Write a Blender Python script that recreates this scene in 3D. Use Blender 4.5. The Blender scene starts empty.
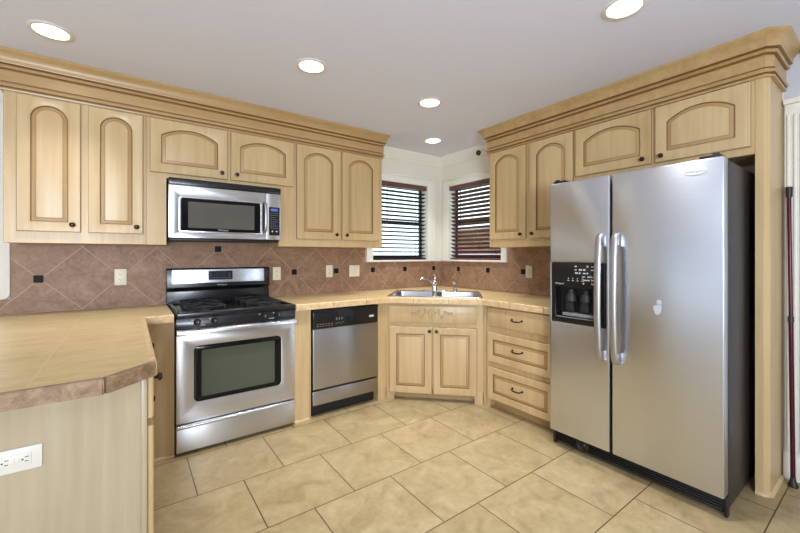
import bpy, bmesh, math, random
from mathutils import Vector, Matrix
from mathutils.geometry import tessellate_polygon
random.seed(7)
PI = math.pi
scene = bpy.context.scene
C = scene.collection

# ------------------------------------------------------------------ camera, world, big lights, exposure
cam_d = bpy.data.cameras.new('camera'); cam = bpy.data.objects.new('camera', cam_d); C.objects.link(cam)
cam.location = (-3.022, -3.324, 1.262)
cam.rotation_euler = (PI/2, 0, math.radians(53.967 - 90))
cam_d.sensor_width = 36; cam_d.lens = 372.07/800*36; cam_d.shift_y = -11.53/800
cam_d.clip_start = .02
scene.camera = cam

w = bpy.data.worlds.new('daylight'); scene.world = w; w.use_nodes = True
bg = w.node_tree.nodes['Background']
bg.inputs[0].default_value = (.80, .92, 1, 1); bg.inputs[1].default_value = 2.4

def area_light(name, loc, target, size, sy, power, col):
    l = bpy.data.lights.new(name, 'AREA'); l.shape = 'RECTANGLE'; l.size = size; l.size_y = sy
    l.energy = power; l.color = col
    o = bpy.data.objects.new(name, l); C.objects.link(o); o.location = loc
    o.rotation_euler = (Vector(target) - Vector(loc)).to_track_quat('-Z', 'Y').to_euler()
    o['kind'] = 'helper'
    return o
# soft fill added behind the camera, with no modelled window as its source
area_light('rear_fill', (-4.4, -7.4, 1.45), (-2.4, 0, 1.5), 3.2, 1.7, 125, (.84, .92, 1))
area_light('side_fill', (-6.8, -2.3, 1.1), (0, -2.3, 1.1), 3.6, 2.0, 17, (.78, .89, 1))  # fill added at the side for a bluish reflection in the refrigerator
# upward fill added behind the camera to brighten the ceiling
area_light('ceiling_fill', (-3.7, -5.2, 1.3), (-3.1, -3.9, 2.4), 1.0, 1.0, 138, (.78, .88, 1))
CAN_POWER = 3.3

scene.view_settings.view_transform = 'Standard'
scene.view_settings.look = 'None'
scene.view_settings.exposure = .0
scene.view_settings.gamma = 1
scene.view_settings.use_curve_mapping = False

# ------------------------------------------------------------------ materials
def S(r, g, b):
    f = lambda c: (c/255/12.92) if c/255 <= .04045 else ((c/255+.055)/1.055)**2.4
    return (f(r), f(g), f(b), 1)

class NG:
    def __init__(s, name):
        s.m = bpy.data.materials.new(name); s.m.use_nodes = True
        s.t = s.m.node_tree; s.n = s.t.nodes; s.l = s.t.links
        s.b = s.n['Principled BSDF']; s.out = s.n['Material Output']
    def link(s, a, b): s.l.new(a, b)
    def put(s, sock, v):
        if isinstance(v, (int, float)): sock.default_value = v
        elif isinstance(v, tuple): sock.default_value = v
        else: s.l.new(v, sock)
    def math(s, op, a, b=0.0, c=None):
        n = s.n.new('ShaderNodeMath'); n.operation = op
        s.put(n.inputs[0], a); s.put(n.inputs[1], b)
        if c is not None: s.put(n.inputs[2], c)
        return n.outputs[0]
    def coord(s, kind='Object'):
        return s.n.new('ShaderNodeTexCoord').outputs[kind]
    def xyz(s, v):
        n = s.n.new('ShaderNodeSeparateXYZ'); s.l.new(v, n.inputs[0]); return n.outputs
    def comb(s, x, y, z):
        n = s.n.new('ShaderNodeCombineXYZ')
        for i, v in enumerate((x, y, z)): s.put(n.inputs[i], v)
        return n.outputs[0]
    def mapping(s, v, scale=(1, 1, 1), loc=(0, 0, 0), rot=(0, 0, 0)):
        n = s.n.new('ShaderNodeMapping'); s.l.new(v, n.inputs[0])
        n.inputs['Scale'].default_value = scale; s.put(n.inputs['Location'], loc); n.inputs['Rotation'].default_value = rot
        return n.outputs[0]
    def noise(s, v, scale=5, detail=4, rough=.55, dist=0, out=0):
        n = s.n.new('ShaderNodeTexNoise'); s.l.new(v, n.inputs['Vector'])
        n.inputs['Scale'].default_value = scale; n.inputs['Detail'].default_value = detail
        n.inputs['Roughness'].default_value = rough; n.inputs['Distortion'].default_value = dist
        return n.outputs[out]
    def white(s, v):
        n = s.n.new('ShaderNodeTexWhiteNoise'); n.noise_dimensions = '3D'; s.l.new(v, n.inputs['Vector']); return n.outputs[0]
    def ramp(s, f, stops):
        n = s.n.new('ShaderNodeValToRGB'); s.l.new(f, n.inputs[0]); e = n.color_ramp.elements
        while len(e) < len(stops): e.new(.5)
        for x, (p, c) in zip(e, stops): x.position = p; x.color = c
        return n.outputs[0]
    def mix(s, f, a, b, mode='MIX'):
        n = s.n.new('ShaderNodeMix'); n.data_type = 'RGBA'; n.blend_type = mode
        s.put(n.inputs[0], f); s.put(n.inputs[6], a); s.put(n.inputs[7], b); return n.outputs[2]
    def bump(s, h, strength=.1, dist=.01):
        n = s.n.new('ShaderNodeBump'); n.inputs['Strength'].default_value = strength; n.inputs['Distance'].default_value = dist
        s.l.new(h, n.inputs['Height']); s.l.new(n.outputs[0], s.b.inputs['Normal'])
    def set(s, **k):
        for a, v in k.items(): s.put(s.b.inputs[a.replace('_', ' ')], v)
        return s.m

def plain(name, col, rough=.5, metal=0, spec=.5, var=.04, scale=30, coat=0):
    g = NG(name); n = g.noise(g.coord(), scale, 3)
    c = g.mix(n, tuple(x*(1-var) for x in col[:3])+(1,), tuple(min(1, x*(1+var)) for x in col[:3])+(1,))
    return g.set(Base_Color=c, Roughness=rough, Metallic=metal, Specular_IOR_Level=spec, Coat_Weight=coat)

def wood(name, lo, mid, hi, axis='z', rough=.38):
    g = NG(name)
    oi = g.n.new('ShaderNodeObjectInfo'); r = oi.outputs['Random']
    off = g.comb(g.math('MULTIPLY', r, 37.0), g.math('MULTIPLY', r, 19.0), g.math('MULTIPLY', r, 53.0))
    sc = {'z': (26, 26, 1.3), 'x': (1.3, 26, 26), 'y': (26, 1.3, 26)}[axis]
    v = g.mapping(g.coord(), sc, off)
    n1 = g.noise(v, 1.0, 5, .6, .4)
    sc2 = tuple(x*.16 if x > 5 else x*.6 for x in sc)
    n2 = g.noise(g.mapping(g.coord(), sc2, off), 1.2, 3, .5)
    f = g.math('ADD', g.math('MULTIPLY', n1, .6), g.math('MULTIPLY', n2, .4))
    col = g.ramp(f, [(.30, lo), (.5, mid), (.70, hi)])
    return g.set(Base_Color=col, Roughness=rough, Coat_Weight=.15, Coat_Roughness=.25)

def tile_nodes(g, u, v, grout):
    """returns (grout mask, per-tile random, second random); u, v count tiles"""
    fu, fv = g.math('FLOOR', u), g.math('FLOOR', v)
    du, dv = g.math('FRACT', u), g.math('FRACT', v)
    eu = g.math('MINIMUM', du, g.math('SUBTRACT', 1.0, du))
    ev = g.math('MINIMUM', dv, g.math('SUBTRACT', 1.0, dv))
    m = g.math('LESS_THAN', g.math('MINIMUM', eu, ev), grout)
    rnd = g.white(g.comb(fu, fv, 1.7)); rnd2 = g.white(g.comb(fu, fv, 9.1))
    return m, rnd, rnd2

def floor_mat():
    g = NG('floor_tile'); x, y, z = g.xyz(g.coord())
    T = .457
    v = g.math('DIVIDE', g.math('ADD', y, 1.122), .452)
    row = g.math('FLOOR', v)
    par = g.math('MULTIPLY', g.math('MODULO', g.math('ADD', row, 100.0), 2.0), .5)
    u = g.math('ADD', g.math('DIVIDE', g.math('ADD', x, 2.275), T), par)
    m, r1, r2 = tile_nodes(g, u, v, .0065)
    off = g.comb(g.math('MULTIPLY', r1, 31.0), g.math('MULTIPLY', r2, 17.0), 0.0)
    p = g.mapping(g.coord(), (1, 1, 1), off)
    n = g.noise(p, 6.5, 6, .62, 1.1); n2 = g.noise(p, 30, 4, .6, .5)
    f = g.math('ADD', g.math('MULTIPLY', n, .72), g.math('MULTIPLY', n2, .28))
    c = g.ramp(f, [(.30, S(140, 120, 84)), (.46, S(165, 144, 104)), (.58, S(176, 155, 116)), (.74, S(190, 171, 134))])
    c = g.mix(g.math('MULTIPLY', r1, .22), c, S(150, 128, 88))
    c = g.mix(m, c, S(92, 70, 46))
    h = g.math('SUBTRACT', g.math('MULTIPLY', n2, .15), m)
    g.bump(h, .25, .004)
    return g.set(Base_Color=c, Roughness=g.math('ADD', .30, g.math('MULTIPLY', n2, .14)), Specular_IOR_Level=.42)

def splash_mat(name, x0, z0):
    g = NG(name); x, y, z = g.xyz(g.coord())
    dx = g.math('SUBTRACT', x, x0); dz = g.math('SUBTRACT', z, z0)
    u = g.math('DIVIDE', g.math('ADD', dx, dz), .42); v = g.math('DIVIDE', g.math('SUBTRACT', dx, dz), .42)
    m, r1, r2 = tile_nodes(g, u, v, .0062)
    off = g.comb(g.math('MULTIPLY', r1, 31.0), 0.0, g.math('MULTIPLY', r2, 17.0))
    p = g.mapping(g.coord(), (1, 1, 1), off)
    n = g.noise(p, 8, 6, .65, .9); n2 = g.noise(p, 45, 3, .6)
    f = g.math('ADD', g.math('MULTIPLY', n, .7), g.math('MULTIPLY', n2, .3))
    c = g.ramp(f, [(.30, S(110, 82, 62)), (.5, S(147, 114, 90)), (.68, S(172, 141, 115))])
    c = g.mix(g.math('MULTIPLY', r1, .35), c, S(150, 118, 92))
    c = g.mix(g.math('MULTIPLY', m, .8), c, S(190, 162, 130))
    g.bump(g.math('SUBTRACT', g.math('MULTIPLY', n2, .2), m), .2, .003)
    return g.set(Base_Color=c, Roughness=.45, Specular_IOR_Level=.3)

def counter_mat():
    g = NG('counter_tile'); x, y, z = g.xyz(g.coord())
    u = g.math('DIVIDE', g.math('ADD', x, 3.255), .290); v = g.math('DIVIDE', g.math('ADD', y, 1.30), .290)
    m, r1, r2 = tile_nodes(g, u, v, .008)
    off = g.comb(g.math('MULTIPLY', r1, 31.0), g.math('MULTIPLY', r2, 17.0), 0.0)
    p = g.mapping(g.coord(), (2.2, 8, 4), off)
    n = g.noise(p, 2.2, 6, .62, 1.0); n2 = g.noise(g.coord(), 50, 3, .6)
    f = g.math('ADD', g.math('MULTIPLY', n, .75), g.math('MULTIPLY', n2, .25))
    c = g.ramp(f, [(.30, S(190, 160, 110)), (.5, S(207, 180, 129)), (.70, S(218, 195, 150))])
    c = g.mix(g.math('MULTIPLY', m, .75), c, S(218, 192, 152))
    g.bump(g.math('SUBTRACT', g.math('MULTIPLY', n2, .1), m), .15, .003)
    return g.set(Base_Color=c, Roughness=.33)

def stone(name, a, b, c, scale=14, rough=.4):
    g = NG(name); n = g.noise(g.coord(), scale, 6, .68, .8)
    return g.set(Base_Color=g.ramp(n, [(.32, a), (.5, b), (.68, c)]), Roughness=rough)

def steel(name, col=(.62, .615, .615), rough=.36, aniso=.75, rot=.25):
    g = NG(name)
    v = g.mapping(g.coord(), (2, 2, 260))
    n = g.noise(v, 1, 2, .5)
    n2 = g.noise(g.coord(), 2.5, 2, .5)
    r = g.math('ADD', rough-.04, g.math('ADD', g.math('MULTIPLY', n, .06), g.math('MULTIPLY', n2, .03)))
    t = g.n.new('ShaderNodeTangent'); t.direction_type = 'RADIAL'; t.axis = 'Z'
    g.link(t.outputs[0], g.b.inputs['Tangent'])
    c = g.mix(n, tuple(x*.96 for x in col)+(1,), tuple(x*1.03 for x in col)+(1,))
    return g.set(Base_Color=c, Metallic=1.0, Roughness=r, Anisotropic=aniso, Anisotropic_Rotation=rot)

def emit(name, col, strength):
    g = NG(name); return g.set(Base_Color=col, Emission_Color=col, Emission_Strength=strength)

def glass_mat():
    g = NG('window_glass')
    tr = g.n.new('ShaderNodeBsdfTransparent'); tr.inputs[0].default_value = (.96, .985, .98, 1)
    gl = g.n.new('ShaderNodeBsdfGlossy'); gl.inputs['Roughness'].default_value = .02
    lw = g.n.new('ShaderNodeLayerWeight'); fr = g.math('ADD', g.math('MULTIPLY', g.math('POWER', lw.outputs['Facing'], 5.0), .9), .04)
    mx = g.n.new('ShaderNodeMixShader')
    g.link(fr, mx.inputs[0]); g.link(tr.outputs[0], mx.inputs[1]); g.link(gl.outputs[0], mx.inputs[2])
    g.link(mx.outputs[0], g.out.inputs[0]); return g.m

def brick_mat():
    g = NG('brick'); n = g.n.new('ShaderNodeTexBrick')
    x, y, z = g.xyz(g.coord()); g.link(g.comb(y, z, 0.0), n.inputs['Vector'])
    n.inputs['Color1'].default_value = S(156, 98, 86); n.inputs['Color2'].default_value = S(130, 78, 70); n.inputs['Mortar'].default_value = S(120, 104, 92)
    n.inputs['Scale'].default_value = 4
    return g.set(Base_Color=n.outputs[0], Roughness=.9)

LO, MI, HI = S(181, 150, 104), S(195, 166, 120), S(205, 179, 136)
M = dict(
    wood=wood('maple', LO, MI, HI), woodx=wood('maple_crosswise', S(164, 130, 84), S(178, 146, 98), S(190, 160, 114), 'x'),
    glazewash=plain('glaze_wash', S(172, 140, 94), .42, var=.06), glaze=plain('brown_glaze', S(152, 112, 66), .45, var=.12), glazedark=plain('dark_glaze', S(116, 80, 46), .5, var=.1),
    inside=plain('cabinet_inside', S(190, 160, 120), .6),
    pickled=wood('pickled_panel', S(158, 141, 109), S(169, 152, 121), S(178, 163, 134), 'z', .45),
    floor=floor_mat(), counter=counter_mat(),
    edge=stone('counter_edge', S(196, 160, 112), S(214, 182, 136), S(226, 198, 154), 20),
    edgedark=stone('counter_end_edge', S(112, 86, 60), S(138, 110, 82), S(164, 137, 108), 24),
    grout=plain('grout', S(110, 78, 52), .8),
    splashA=splash_mat('splash_left', -1.388, 1.107), splashB=splash_mat('splash_right', .742, 1.105),
    accent=plain('black_accent_tile', S(20, 19, 21), .55, spec=.2, var=.3),
    steel=steel('stainless'), steeldim=steel('stainless_darker', (.44, .43, .425), .34),
    fridgesteel=steel('stainless_fridge', (.66, .685, .735), .29, .35),
    satin=plain('satin_steel', (.47, .465, .465, 1), .38, 1, var=.02), bright=plain('polished_steel', (.70, .71, .73, 1), .24, 1, var=.02), chrome=plain('chrome', (.80, .80, .82, 1), .08, 1, var=.01),
    sinksteel=plain('sink_steel', (.70, .70, .70, 1), .22, 1, var=.03),
    black=plain('black_enamel', S(18, 18, 18), .26, var=.1, coat=.1), blackmatte=plain('black_plastic', S(24, 23, 23), .45, var=.1),
    iron=plain('cast_iron', S(30, 30, 31), .5, var=.2), fridgeside=plain('black_textured_side', S(44, 40, 38), .38, var=.1, scale=200),
    darkglass=plain('oven_glass', S(16, 16, 16), .12, spec=.25, var=.05), winpane=plain('inner_glass', S(78, 82, 70), .10, var=.04),
    mwpane=plain('microwave_mesh_glass', S(92, 88, 80), .14, var=.04, coat=.4),
    display=plain('display', S(48, 52, 56), .15), blue=emit('blue_display', S(80, 95, 165), .35),
    mark=plain('pale_print', S(190, 190, 190), .5), greymark=plain('grey_print', S(120, 120, 122), .5),
    knob=plain('bronze_knob', S(58, 36, 28), .28, .6, var=.2), pull=plain('bronze_pull', S(50, 34, 26), .3, .6, var=.2),
    white=plain('white_paint', S(232, 228, 216), .5, var=.01), wallp=plain('wall_paint', S(226, 221, 206), .7, var=.015, scale=12),
    hallp=plain('grey_wall_paint', S(194, 195, 202), .7, var=.015, scale=12),
    ceil=plain('ceiling_paint', S(226, 227, 240), .85, var=.02, scale=60),
    plate=plain('ivory_plate', S(232, 222, 196), .4, var=.01), slot=plain('dark_slot', S(60, 50, 40), .6),
    whiteplate=plain('white_plate', S(214, 208, 194), .4, var=.01),
    slat=plain('dark_slat', S(34, 24, 22), .6, spec=.2, var=.2), slatred=wood('red_brown_slat', S(78, 46, 40), S(100, 60, 52), S(122, 78, 66), 'x', .5),
    sash=plain('dark_sash', S(40, 38, 38), .5), cord=plain('blind_cord', S(40, 30, 26), .8), glass=glass_mat(),
    lens=emit('lamp_lens', (1, .97, .90, 1), 9), trimring=plain('light_trim', S(228, 222, 214), .45, var=.01),
    rod=plain('maroon_rod', S(74, 24, 38), .25, .5, var=.1), brick=brick_mat(), grass=plain('grass', S(150, 170, 120), .9, var=.2, scale=3),
    hedge=plain('hedge_leaf', S(110, 140, 104), .8, var=.35, scale=18), concrete=plain('pale_concrete', S(200, 200, 200), .8),
    badge=plain('pearl_badge', S(226, 226, 226), .3), residue=plain('pale_residue', S(176, 178, 182), .6), inlay=plain('grey_green_inlay', S(164, 150, 114), .5, var=.1),
)

# ------------------------------------------------------------------ geometry helpers
class MB:
    def __init__(s): s.bm = bmesh.new()
    def mark(s): return len(s.bm.verts), len(s.bm.faces)
    def box(s, x0, x1, y0, y1, z0, z1, mat=0, bev=0, seg=2):
        b = bmesh.new(); bmesh.ops.create_cube(b, size=1)
        for v in b.verts: v.co = ((x0+x1)/2+v.co.x*(x1-x0), (y0+y1)/2+v.co.y*(y1-y0), (z0+z1)/2+v.co.z*(z1-z0))
        if bev: bmesh.ops.bevel(b, geom=b.edges[:], offset=bev, segments=seg, affect='EDGES', profile=.5)
        s.add(b, mat); return s
    def add(s, b, mat=0, mtx=None):
        if mtx is not None: b.transform(mtx)
        for f in b.faces: f.material_index = mat if mat is not None else f.material_index
        me = bpy.data.meshes.new('t'); b.to_mesh(me); b.free(); s.bm.from_mesh(me); bpy.data.meshes.remove(me)
    def cyl(s, p0, p1, r0, r1=None, seg=20, mat=0):
        p0, p1 = Vector(p0), Vector(p1); r1 = r0 if r1 is None else r1
        b = bmesh.new(); bmesh.ops.create_cone(b, cap_ends=True, segments=seg, radius1=r0, radius2=r1, depth=(p1-p0).length)
        q = Vector((0, 0, 1)).rotation_difference((p1-p0).normalized()).to_matrix().to_4x4()
        s.add(b, mat, Matrix.Translation((p0+p1)/2) @ q); return s
    def lathe(s, prof, origin=(0, 0, 0), axis=(0, 0, 1), seg=24, mat=0):
        """prof: (radius, height along axis)"""
        b = bmesh.new(); rings = []
        for r, h in prof:
            rings.append([b.verts.new((r*math.cos(2*PI*i/seg), r*math.sin(2*PI*i/seg), h)) for i in range(seg)] if r > 1e-6 else [b.verts.new((0, 0, h))])
        for a, c in zip(rings, rings[1:]):
            for i in range(seg):
                j = (i+1) % seg
                if len(a) == 1 and len(c) > 1: b.faces.new((a[0], c[j], c[i]))
                elif len(c) == 1 and len(a) > 1: b.faces.new((a[i], a[j], c[0]))
                elif len(a) > 1: b.faces.new((a[i], a[j], c[j], c[i]))
        bmesh.ops.recalc_face_normals(b, faces=b.faces[:])
        q = Vector((0, 0, 1)).rotation_difference(Vector(axis).normalized()).to_matrix().to_4x4()
        s.add(b, mat, Matrix.Translation(origin) @ q); return s
    def tube(s, pts, r, seg=10, mat=0, smooth=0, flat=None):
        pts = [Vector(p) for p in pts]
        for _ in range(smooth):
            q = [pts[0]]
            for a, c in zip(pts, pts[1:]): q += [a.lerp(c, .25), a.lerp(c, .75)]
            pts = q+[pts[-1]]
        rad = r if callable(r) else (lambda t: r)
        b = bmesh.new(); rings = []; up = None
        for i, p in enumerate(pts):
            d = (pts[min(i+1, len(pts)-1)]-pts[max(i-1, 0)]).normalized()
            if up is None: up = d.orthogonal().normalized() if flat is None else Vector(flat)
            up = (up - d*up.dot(d)).normalized(); sd = d.cross(up); rr = rad(i/(len(pts)-1))
            ru, rs = (rr, rr) if not isinstance(rr, tuple) else rr
            rings.append([b.verts.new(p+up*ru*math.cos(2*PI*k/seg)+sd*rs*math.sin(2*PI*k/seg)) for k in range(seg)])
        for a, c in zip(rings, rings[1:]):
            for k in range(seg): b.faces.new((a[k], a[(k+1) % seg], c[(k+1) % seg], c[k]))
        b.faces.new(rings[0][::-1]); b.faces.new(rings[-1])
        bmesh.ops.recalc_face_normals(b, faces=b.faces[:]); s.add(b, mat); return s
    def plate(s, outer, holes, d0, d1, plane='xz', mat=0, bev=0):
        """prism of a 2D polygon with holes. plane xz: depth along y; xy: depth along z; yz: depth along x"""
        f3 = {'xz': lambda p, d: (p[0], d, p[1]), 'xy': lambda p, d: (p[0], p[1], d), 'yz': lambda p, d: (d, p[0], p[1])}[plane]
        b = bmesh.new(); loops = [outer]+list(holes)
        flat = [p for lp in loops for p in lp]
        tris = tessellate_polygon([[Vector((p[0], p[1], 0)) for p in lp] for lp in loops])
        va = [b.verts.new(f3(p, d0)) for p in flat]; vb = [b.verts.new(f3(p, d1)) for p in flat]
        for t in tris:
            try: b.faces.new([va[i] for i in t]); b.faces.new([vb[i] for i in t][::-1])
            except ValueError: pass
        k = 0
        for lp in loops:
            n = len(lp)
            for i in range(n):
                j = (i+1) % n; b.faces.new((va[k+i], va[k+j], vb[k+j], vb[k+i]))
            k += n
        bmesh.ops.dissolve_limit(b, angle_limit=.01, verts=b.verts[:], edges=b.edges[:]) if not holes else None
        bmesh.ops.recalc_face_normals(b, faces=b.faces[:])
        if bev:
            es = [e for e in b.edges if len(e.link_faces) == 2 and e.calc_face_angle(0) > .5]
            bmesh.ops.bevel(b, geom=es, offset=bev, segments=2, affect='EDGES', profile=.5)
        s.add(b, mat); return s
    def sweep(s, path, prof, mats=None, closed_ends=True):
        """path: plan points; prof: (offset to the right of travel, z, ...) closed polygon. mitred corners"""
        n = len(path); P = [Vector((p[0], p[1])) for p in path]; b = bmesh.new(); rings = []
        for i in range(n):
            nr = lambda a, c: Vector(((c-a).y, -(c-a).x)).normalized()
            if i == 0: m = nr(P[0], P[1])
            elif i == n-1: m = nr(P[-2], P[-1])
            else:
                a, c = nr(P[i-1], P[i]), nr(P[i], P[i+1]); m = (a+c)/(1+a.dot(c))
            rings.append([b.verts.new((P[i].x+m.x*o, P[i].y+m.y*o, z)) for o, z in prof])
        k = len(prof)
        for a, c in zip(rings, rings[1:]):
            for i in range(k):
                f = b.faces.new((a[i], a[(i+1) % k], c[(i+1) % k], c[i])); f.material_index = mats[i] if mats else 0
        b.faces.new(rings[0][::-1]); b.faces.new(rings[-1])
        bmesh.ops.recalc_face_normals(b, faces=b.faces[:]); s.add(b, None); return s
    def build(s, name, mats, parent=None, loc=None, ang=40):
        me = bpy.data.meshes.new(name)
        s.bm.to_mesh(me); s.bm.free()
        for m in (mats if isinstance(mats, (list, tuple)) else [mats]): me.materials.append(M[m] if isinstance(m, str) else m)
        for p in me.polygons: p.use_smooth = True
        me.set_sharp_from_angle(angle=math.radians(ang))
        o = bpy.data.objects.new(name, me); C.objects.link(o)
        if loc: o.location = loc
        if parent: o.parent = parent
        return o

def thing(name, label, cat, loc=(0, 0, 0), rz=0, group=None):
    o = bpy.data.objects.new(name, None); C.objects.link(o); o.location = loc; o.rotation_euler = (0, 0, rz)
    o.empty_display_size = .1
    o['label'] = label; o['category'] = cat
    if group: o['group'] = group
    return o
def tag(o, label, cat, group=None):
    o['label'] = label; o['category'] = cat
    if group: o['group'] = group
    return o
def struct(o): o['kind'] = 'structure'; return o
def copy_tree(o, parent=None):
    c = o.copy(); C.objects.link(c); c.parent = parent
    for ch in list(o.children): copy_tree(ch, c)
    return c
def rrect(x0, x1, z0, z1, r, n=5):
    pts = []
    for cx, cz, a in ((x1-r, z0+r, -90), (x1-r, z1-r, 0), (x0+r, z1-r, 90), (x0+r, z0+r, 180)):
        for i in range(n+1):
            t = math.radians(a+90*i/n); pts.append((cx+r*math.cos(t), cz+r*math.sin(t)))
    return pts
def rect(x0, x1, z0, z1): return [(x0, z0), (x1, z0), (x1, z1), (x0, z1)]
def text(body, size, loc, parent, mat, name='lettering', depth=.0006):
    """raised lettering facing local -y"""
    cu = bpy.data.curves.new('t', 'FONT'); cu.body = body; cu.size = size; cu.extrude = depth; cu.align_x = 'CENTER'; cu.align_y = 'CENTER'
    t = bpy.data.objects.new('t', cu); C.objects.link(t)
    me = bpy.data.meshes.new_from_object(t.evaluated_get(bpy.context.evaluated_depsgraph_get()))
    bpy.data.objects.remove(t); me.name = name
    me.transform(Matrix.Rotation(PI/2, 4, 'X')); me.materials.clear(); me.materials.append(M[mat])
    o = bpy.data.objects.new(name, me); C.objects.link(o); o.location = loc; o.parent = parent; return o

def door_mesh(w, h, arch=0.0, st=.052, t=.02, edge=1):
    """raised-panel front in x 0..w, z 0..h, back at y=0, face at y=-t. materials: wood, glaze, dark glaze"""
    b = bmesh.new(); N = 18 if arch else 1
    def loop(d, y):
        a = w/2-st-d; zb = st+d
        if arch:
            a0 = w/2-st; R = (a0*a0+arch*arch)/(2*arch); zc = h-st+.014-R
            R2 = R-d; zs = zc+math.sqrt(max(R2*R2-a*a, 1e-9))
            top = [(a-2*a*i/N, zc+math.sqrt(max(R2*R2-(a-2*a*i/N)**2, 1e-9))) for i in range(N+1)]
        else:
            zs = h-st-d; top = [(a, zs), (-a, zs)]
        pts = [(-a, zb), (a, zb), (a, zs)]+top+[(-a, zs)]
        return [b.verts.new((w/2+x, y, z)) for x, z in pts]
    def orect(e, y):
        a0 = w/2-st; zs = h-st-((arch-.014) if arch else 0)
        xs = [a0-2*a0*i/N for i in range(N+1)]
        pts = [(-w/2+e, e), (w/2-e, e), (w/2-e, zs)]
        tp = [(x, h-e) for x in xs]; tp[0] = (w/2-e, h-e); tp[-1] = (-w/2+e, h-e)
        pts += tp+[(-w/2+e, zs)]
        return [b.verts.new((w/2+x, y, z)) for x, z in pts]
    seq = [(orect(0, 0), 0), (orect(0, -t+.005), edge), (orect(.004, -t), 0), (loop(0, -t), 0), (loop(.006, -t+.003), 0), (loop(.009, -t+.009), 2), (loop(.013, -t+.009), 1),  # glaze on the slab edges also draws the shadow lines around the doors
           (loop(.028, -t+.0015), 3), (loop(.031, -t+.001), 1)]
    for k, ((A, _), (B_, m)) in enumerate(zip(seq, seq[1:])):
        n = len(A)
        for i in range(n):
            f = b.faces.new((A[i], A[(i+1) % n], B_[(i+1) % n], B_[i])); f.material_index = m
    f = b.faces.new(seq[-1][0]); f.material_index = 0
    f = b.faces.new(seq[0][0][::-1])
    bmesh.ops.remove_doubles(b, verts=b.verts[:], dist=1e-5)
    bmesh.ops.recalc_face_normals(b, faces=b.faces[:])
    return b
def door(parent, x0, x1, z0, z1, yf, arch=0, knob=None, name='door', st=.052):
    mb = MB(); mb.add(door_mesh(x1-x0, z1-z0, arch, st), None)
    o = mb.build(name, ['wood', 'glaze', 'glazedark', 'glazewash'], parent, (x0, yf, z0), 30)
    if knob: add_knob(o, knob[0]-x0, -.02, knob[1]-z0)
    return o
KPROF = [(0, 0), (.008, 0), (.006, .005), (.005, .010), (.009, .014), (.0145, .018), (.015, .022), (.012, .027), (.006, .029), (0, .0295)]
def add_knob(parent, x, y, z):
    return MB().lathe(KPROF, (x, y, z), (0, -1, 0), 16).build('knob', 'knob', parent)
def slab(parent, x0, x1, z0, z1, yf, name='drawer'):
    return MB().box(x0, x1, yf-.02, yf, z0, z1, 0, .004).build(name, ['wood'], parent)
def pull(parent, x, y, z):
    pts = [(x-.045, y, z+.004), (x-.040, y-.022, z-.002), (x-.018, y-.028, z-.005), (x+.018, y-.028, z-.005), (x+.040, y-.022, z-.002), (x+.045, y, z+.004)]
    mb = MB().tube(pts, lambda t: .0038+.0016*math.sin(PI*t), 8, 0, 2)
    for sx in (-1, 1): mb.lathe([(0, 0), (.008, 0), (.008, .003), (.004, .006)], (x+sx*.045, y, z+.004), (0, -1, 0), 12)
    return mb.build('pull', 'pull', parent)

RZB = -PI/2         # wall_right run: local x = -world Y, local y = world X
ZC = .892           # worktop height
ZCEIL = 2.412

# ------------------------------------------------------------------ setting
struct(MB().box(-7, .3, -7.6, .3, -.12, 0).build('floor', 'floor'))
struct(MB().box(-7, .3, -7.6, .3, ZCEIL, ZCEIL+.12).build('ceiling', 'ceil'))
WA = rect(-.962, -.215, 1.208, 2.058)
WBH = rect(-.905, -.148, 1.208, 2.058)
struct(MB().plate(rect(-7, .14, 0, ZCEIL), [WA], 0, .14, 'xz').build('wall_left', 'wallp'))
struct(MB().plate(rect(-2.895, -.001, 0, ZCEIL), [WBH], 0, .14, 'yz').build('wall_right', 'wallp'))
struct(MB().box(0, .14, -7.6, -2.8955, 0, ZCEIL).build('wall_hall', 'hallp'))
struct(MB().box(-7, .14, -7.74, -7.6, 0, ZCEIL).build('wall_rear', 'hallp'))
struct(MB().box(-7.14, -7, -7.6, .14, 0, ZCEIL).build('wall_side', 'hallp'))

# wall crown in the window corner and at the right end
CR = [(0, 2.31), (.008, 2.31), (.012, 2.325), (.030, 2.345), (.05, 2.380), (.062, 2.394), (.064, ZCEIL-.0005), (0, ZCEIL-.0005)]
struct(MB().sweep([(-1.047, -.0005), (-.0005, -.0005), (-.0005, -1.031)], CR).build('trim_1', 'white', ang=25))
struct(MB().sweep([(-.0005, -2.985), (-.0005, -4.6)], CR).build('trim_2', 'white', ang=25))
# rounded white drywall edge at the far left of the splash
struct(MB().plate(rrect(-4.35, -3.622, .985, 2.2, .035), [], -.030, -.0005, 'xz', 0, .006).build('trim_3', 'white'))

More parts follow.
